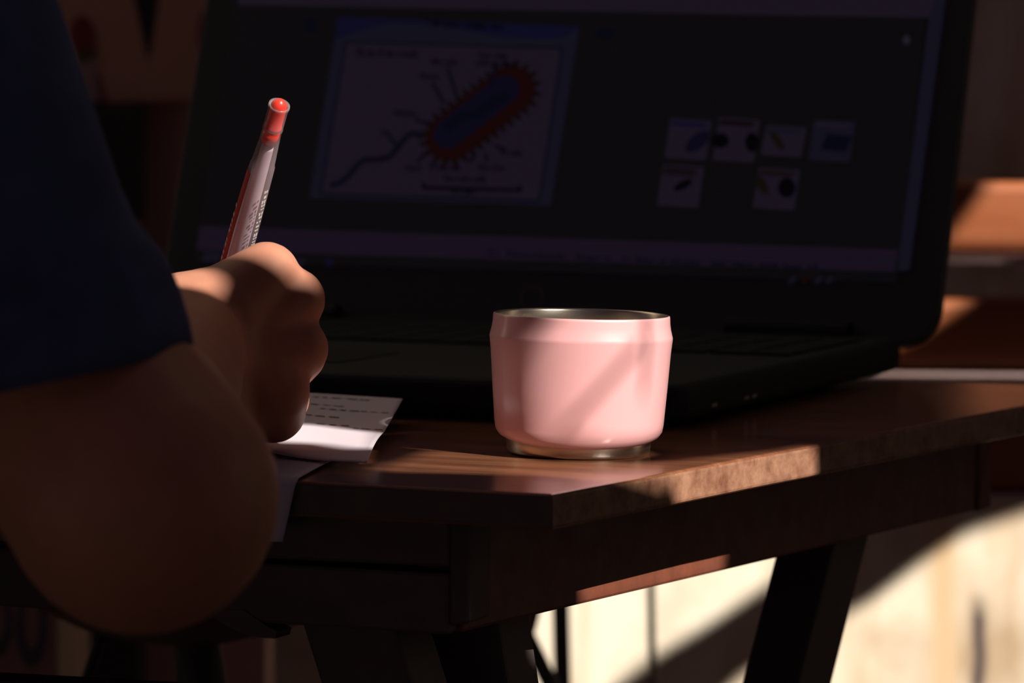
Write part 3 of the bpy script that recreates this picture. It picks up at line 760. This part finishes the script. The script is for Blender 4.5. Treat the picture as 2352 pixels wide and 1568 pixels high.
# ---------------------------------------------------------------- poster, cabinet, door post at the left
M_tan = mat('tan_board', (0.62, 0.35, 0.23), 0.9, 0.08, 8)
M_pk = mat('poster_black', (0.03, 0.03, 0.028), 0.9); M_pr = mat('poster_red', (0.26, 0.04, 0.045), 0.9)
M_pg = mat('poster_green', (0.12, 0.11, 0.03), 0.9); M_pw = mat('poster_pale', (0.42, 0.28, 0.28), 0.9)
YP = 2.715
pc = at_y(300, 230, YP)
poster = thing('poster_board', 'tan painted board with a black wedge and red bloom behind the sleeve', 'board', (pc.x, YP, pc.z))
bp_ = [at_y(60, 246, YP), at_y(640, 215, YP), at_y(640, -420, YP), at_y(60, -420, YP)]
bm = bmesh.new(); prism(bm, bp_, Vector((0, .012, 0))); obj('panel', bm, M_tan, poster)
def paint(name, pts, m, lay=1):
    bm = bmesh.new(); prism(bm, [at_y(x, y, YP - .0006 * lay) for x, y in pts], Vector((0, .0005, 0))); return obj(name, bm, m, poster)
paint('black_wedge', [(296, -60), (372, -60), (344, 130), (338, 130)], M_pk)
paint('red_bloom', blob(190, 82, 29, 46, R(-6)), M_pr, 2)
paint('green_sepal', [(174, 112), (196, 118), (222, 104), (222, 128), (200, 142), (176, 146)], M_pg, 3)
paint('pale_stem', [(186, 142), (218, 134), (224, 190), (232, 228), (206, 232)], M_pw, 2)
paint('red_leaf', [(224, 160), (236, 190), (246, 234), (232, 240), (224, 200)], M_pr, 1)
paint('red_leaf', blob(464, 70, 10, 45, R(6)), M_pr, 1)
M_cab = mat('dark_green_cabinet', (0.035, 0.034, 0.025), 0.8); M_brown = mat('brown_door_wood', (0.60, 0.36, 0.30), 0.8, 0.15, 10, stretch=(6, 1, 1))
def upright(name, x0, x1, ytop, Y, th, m, parent=None):
    a = at_y(x0, ytop, Y); b = at_y(x1, ytop, Y)
    bm = bmesh.new(); prism(bm, [Vector((a.x, Y, 0)), Vector((b.x, Y, 0)), Vector((b.x, Y + th, 0)), Vector((a.x, Y + th, 0))], Vector((0, 0, (a.z + b.z) / 2))); bevel(bm, .002)
    return obj(name, bm, m, parent)
cab = thing('cabinet', 'dark greenish cabinet standing below the tan painted board', 'cabinet', (at_y(230, 400, 2.70).x, 2.70, 0))
upright('body', 60, 322, 236, 2.70, .16, M_cab, cab)
slab('door', 80, 318, 250, 720, 2.692, .008, M_cab, cab, .002)
slab('drawer_pull', 300, 332, 508, 526, 2.684, .010, mat('brown_pull', (.24, .10, .06), .6), cab, .002)
struct(upright('trim_1', 326, 620, 180, 2.74, .06, M_brown))

# ---------------------------------------------------------------- things under and behind the table
M_card = mat('brown_carton', (0.34, 0.20, 0.16), 0.9, 0.15, 10, stretch=(8, 1, 1)); M_cb = mat('carton_blue', (0.075, 0.075, 0.095), 0.9)
YB = 2.40
cc = at_y(20, 1500, YB)
carton = thing('carton', 'brown carton with dark blue rings seen under the table at far left', 'box', (cc.x, YB, 0))
a = at_y(-260, 1360, YB); b = at_y(134, 1360, YB)
bm = bmesh.new(); prism(bm, [Vector((a.x, YB, 0)), Vector((b.x, YB, 0)), Vector((b.x, YB + .18, 0)), Vector((a.x, YB + .18, 0))], Vector((0, 0, at_y(0, 1290, YB).z))); bevel(bm, .002); obj('body', bm, M_card, carton)
def ring_print(cx, cy, rx, ry, w):
    bm = bmesh.new(); n = 32
    o_ = [bm.verts.new(at_y(cx + rx * math.cos(2 * math.pi * i / n), cy + ry * math.sin(2 * math.pi * i / n), YB - .0006)) for i in range(n)]
    i_ = [bm.verts.new(at_y(cx + (rx - w) * math.cos(2 * math.pi * i / n), cy - 12 + (ry - w - 12) * math.sin(2 * math.pi * i / n), YB - .0006)) for i in range(n)]
    for i in range(n): bm.faces.new((o_[i], o_[(i + 1) % n], i_[(i + 1) % n], i_[i]))
    obj('printed_ring', bm, M_cb, carton)
ring_print(72, 1440, 36, 92, 17); ring_print(-4, 1430, 32, 80, 16)
M_dk = mat('dark_stool', (0.04, 0.035, 0.035), 0.7)
M_seat = mat('brown_vinyl', (0.085, 0.045, 0.035), 0.6)
sc_ = at_y(425, 1350, 1.92)
stool = thing('stool', 'dark stool with a bowl-shaped brown seat pushed under the table', 'stool', (sc_.x, 1.92, 0))
bm = bmesh.new(); zb = at_y(425, 1476, 1.92).z
pr = [(0.0, zb)] + [(.098 * math.sin(R(t)), zb + .062 * (1 - math.cos(R(t)))) for t in range(15, 91, 15)] + [(.1, zb + .066), (.094, zb + .066), (.07, zb + .045), (0, zb + .035)]
lathe(bm, pr, 48); o = obj('seat', bm, M_seat, None, True); o.parent = stool
def stick(parent, name, pts, w, Y, m, th=None, extend=True):
    P = [at_y(x, y, Y) for x, y in pts]
    if extend:
        d = P[-1] - P[-2]; P.append(P[-1] + d * ((0.0 - P[-1].z) / d.z))
    bm = bmesh.new(); tube(bm, P, w / 2, 12); return obj(name, bm, m, parent, True)
stick(stool, 'leg', [(250, 1405), (238, 1440), (205, 1540)], .0055, 1.90, M_dk)
stick(stool, 'leg', [(440, 1430), (455, 1480), (472, 1568)], .020, 1.90, M_dk)
stick(stool, 'leg', [(420, 1380), (424, 1440), (430, 1568)], .012, 2.0, M_dk)
M_tb = mat('brown_tube', (0.22, 0.10, 0.085), 0.5); M_td = mat('dark_tube', (0.055, 0.045, 0.05), 0.5)
chair = thing('folding_chair', 'blurred folding chair frame of brown and dark tubes behind the table legs', 'chair', (at_y(1240, 1500, 2.3).x, 2.3, 0))
stick(chair, 'leg', [(1250, 1300), (1215, 1440), (1166, 1568)], .0085, 2.28, M_tb)
stick(chair, 'leg', [(1150, 1330), (1195, 1430), (1262, 1568)], .010, 2.32, M_td)
stick(chair, 'leg', [(1286, 1240), (1288, 1400), (1292, 1568)], .011, 2.5, M_td)
stick(chair, 'leg', [(1494, 1240), (1494, 1300), (1497, 1480)], .005, 2.6, M_tb)
slab('seat', 1130, 1520, 1215, 1245, 2.26, .16, M_td, chair, .004)
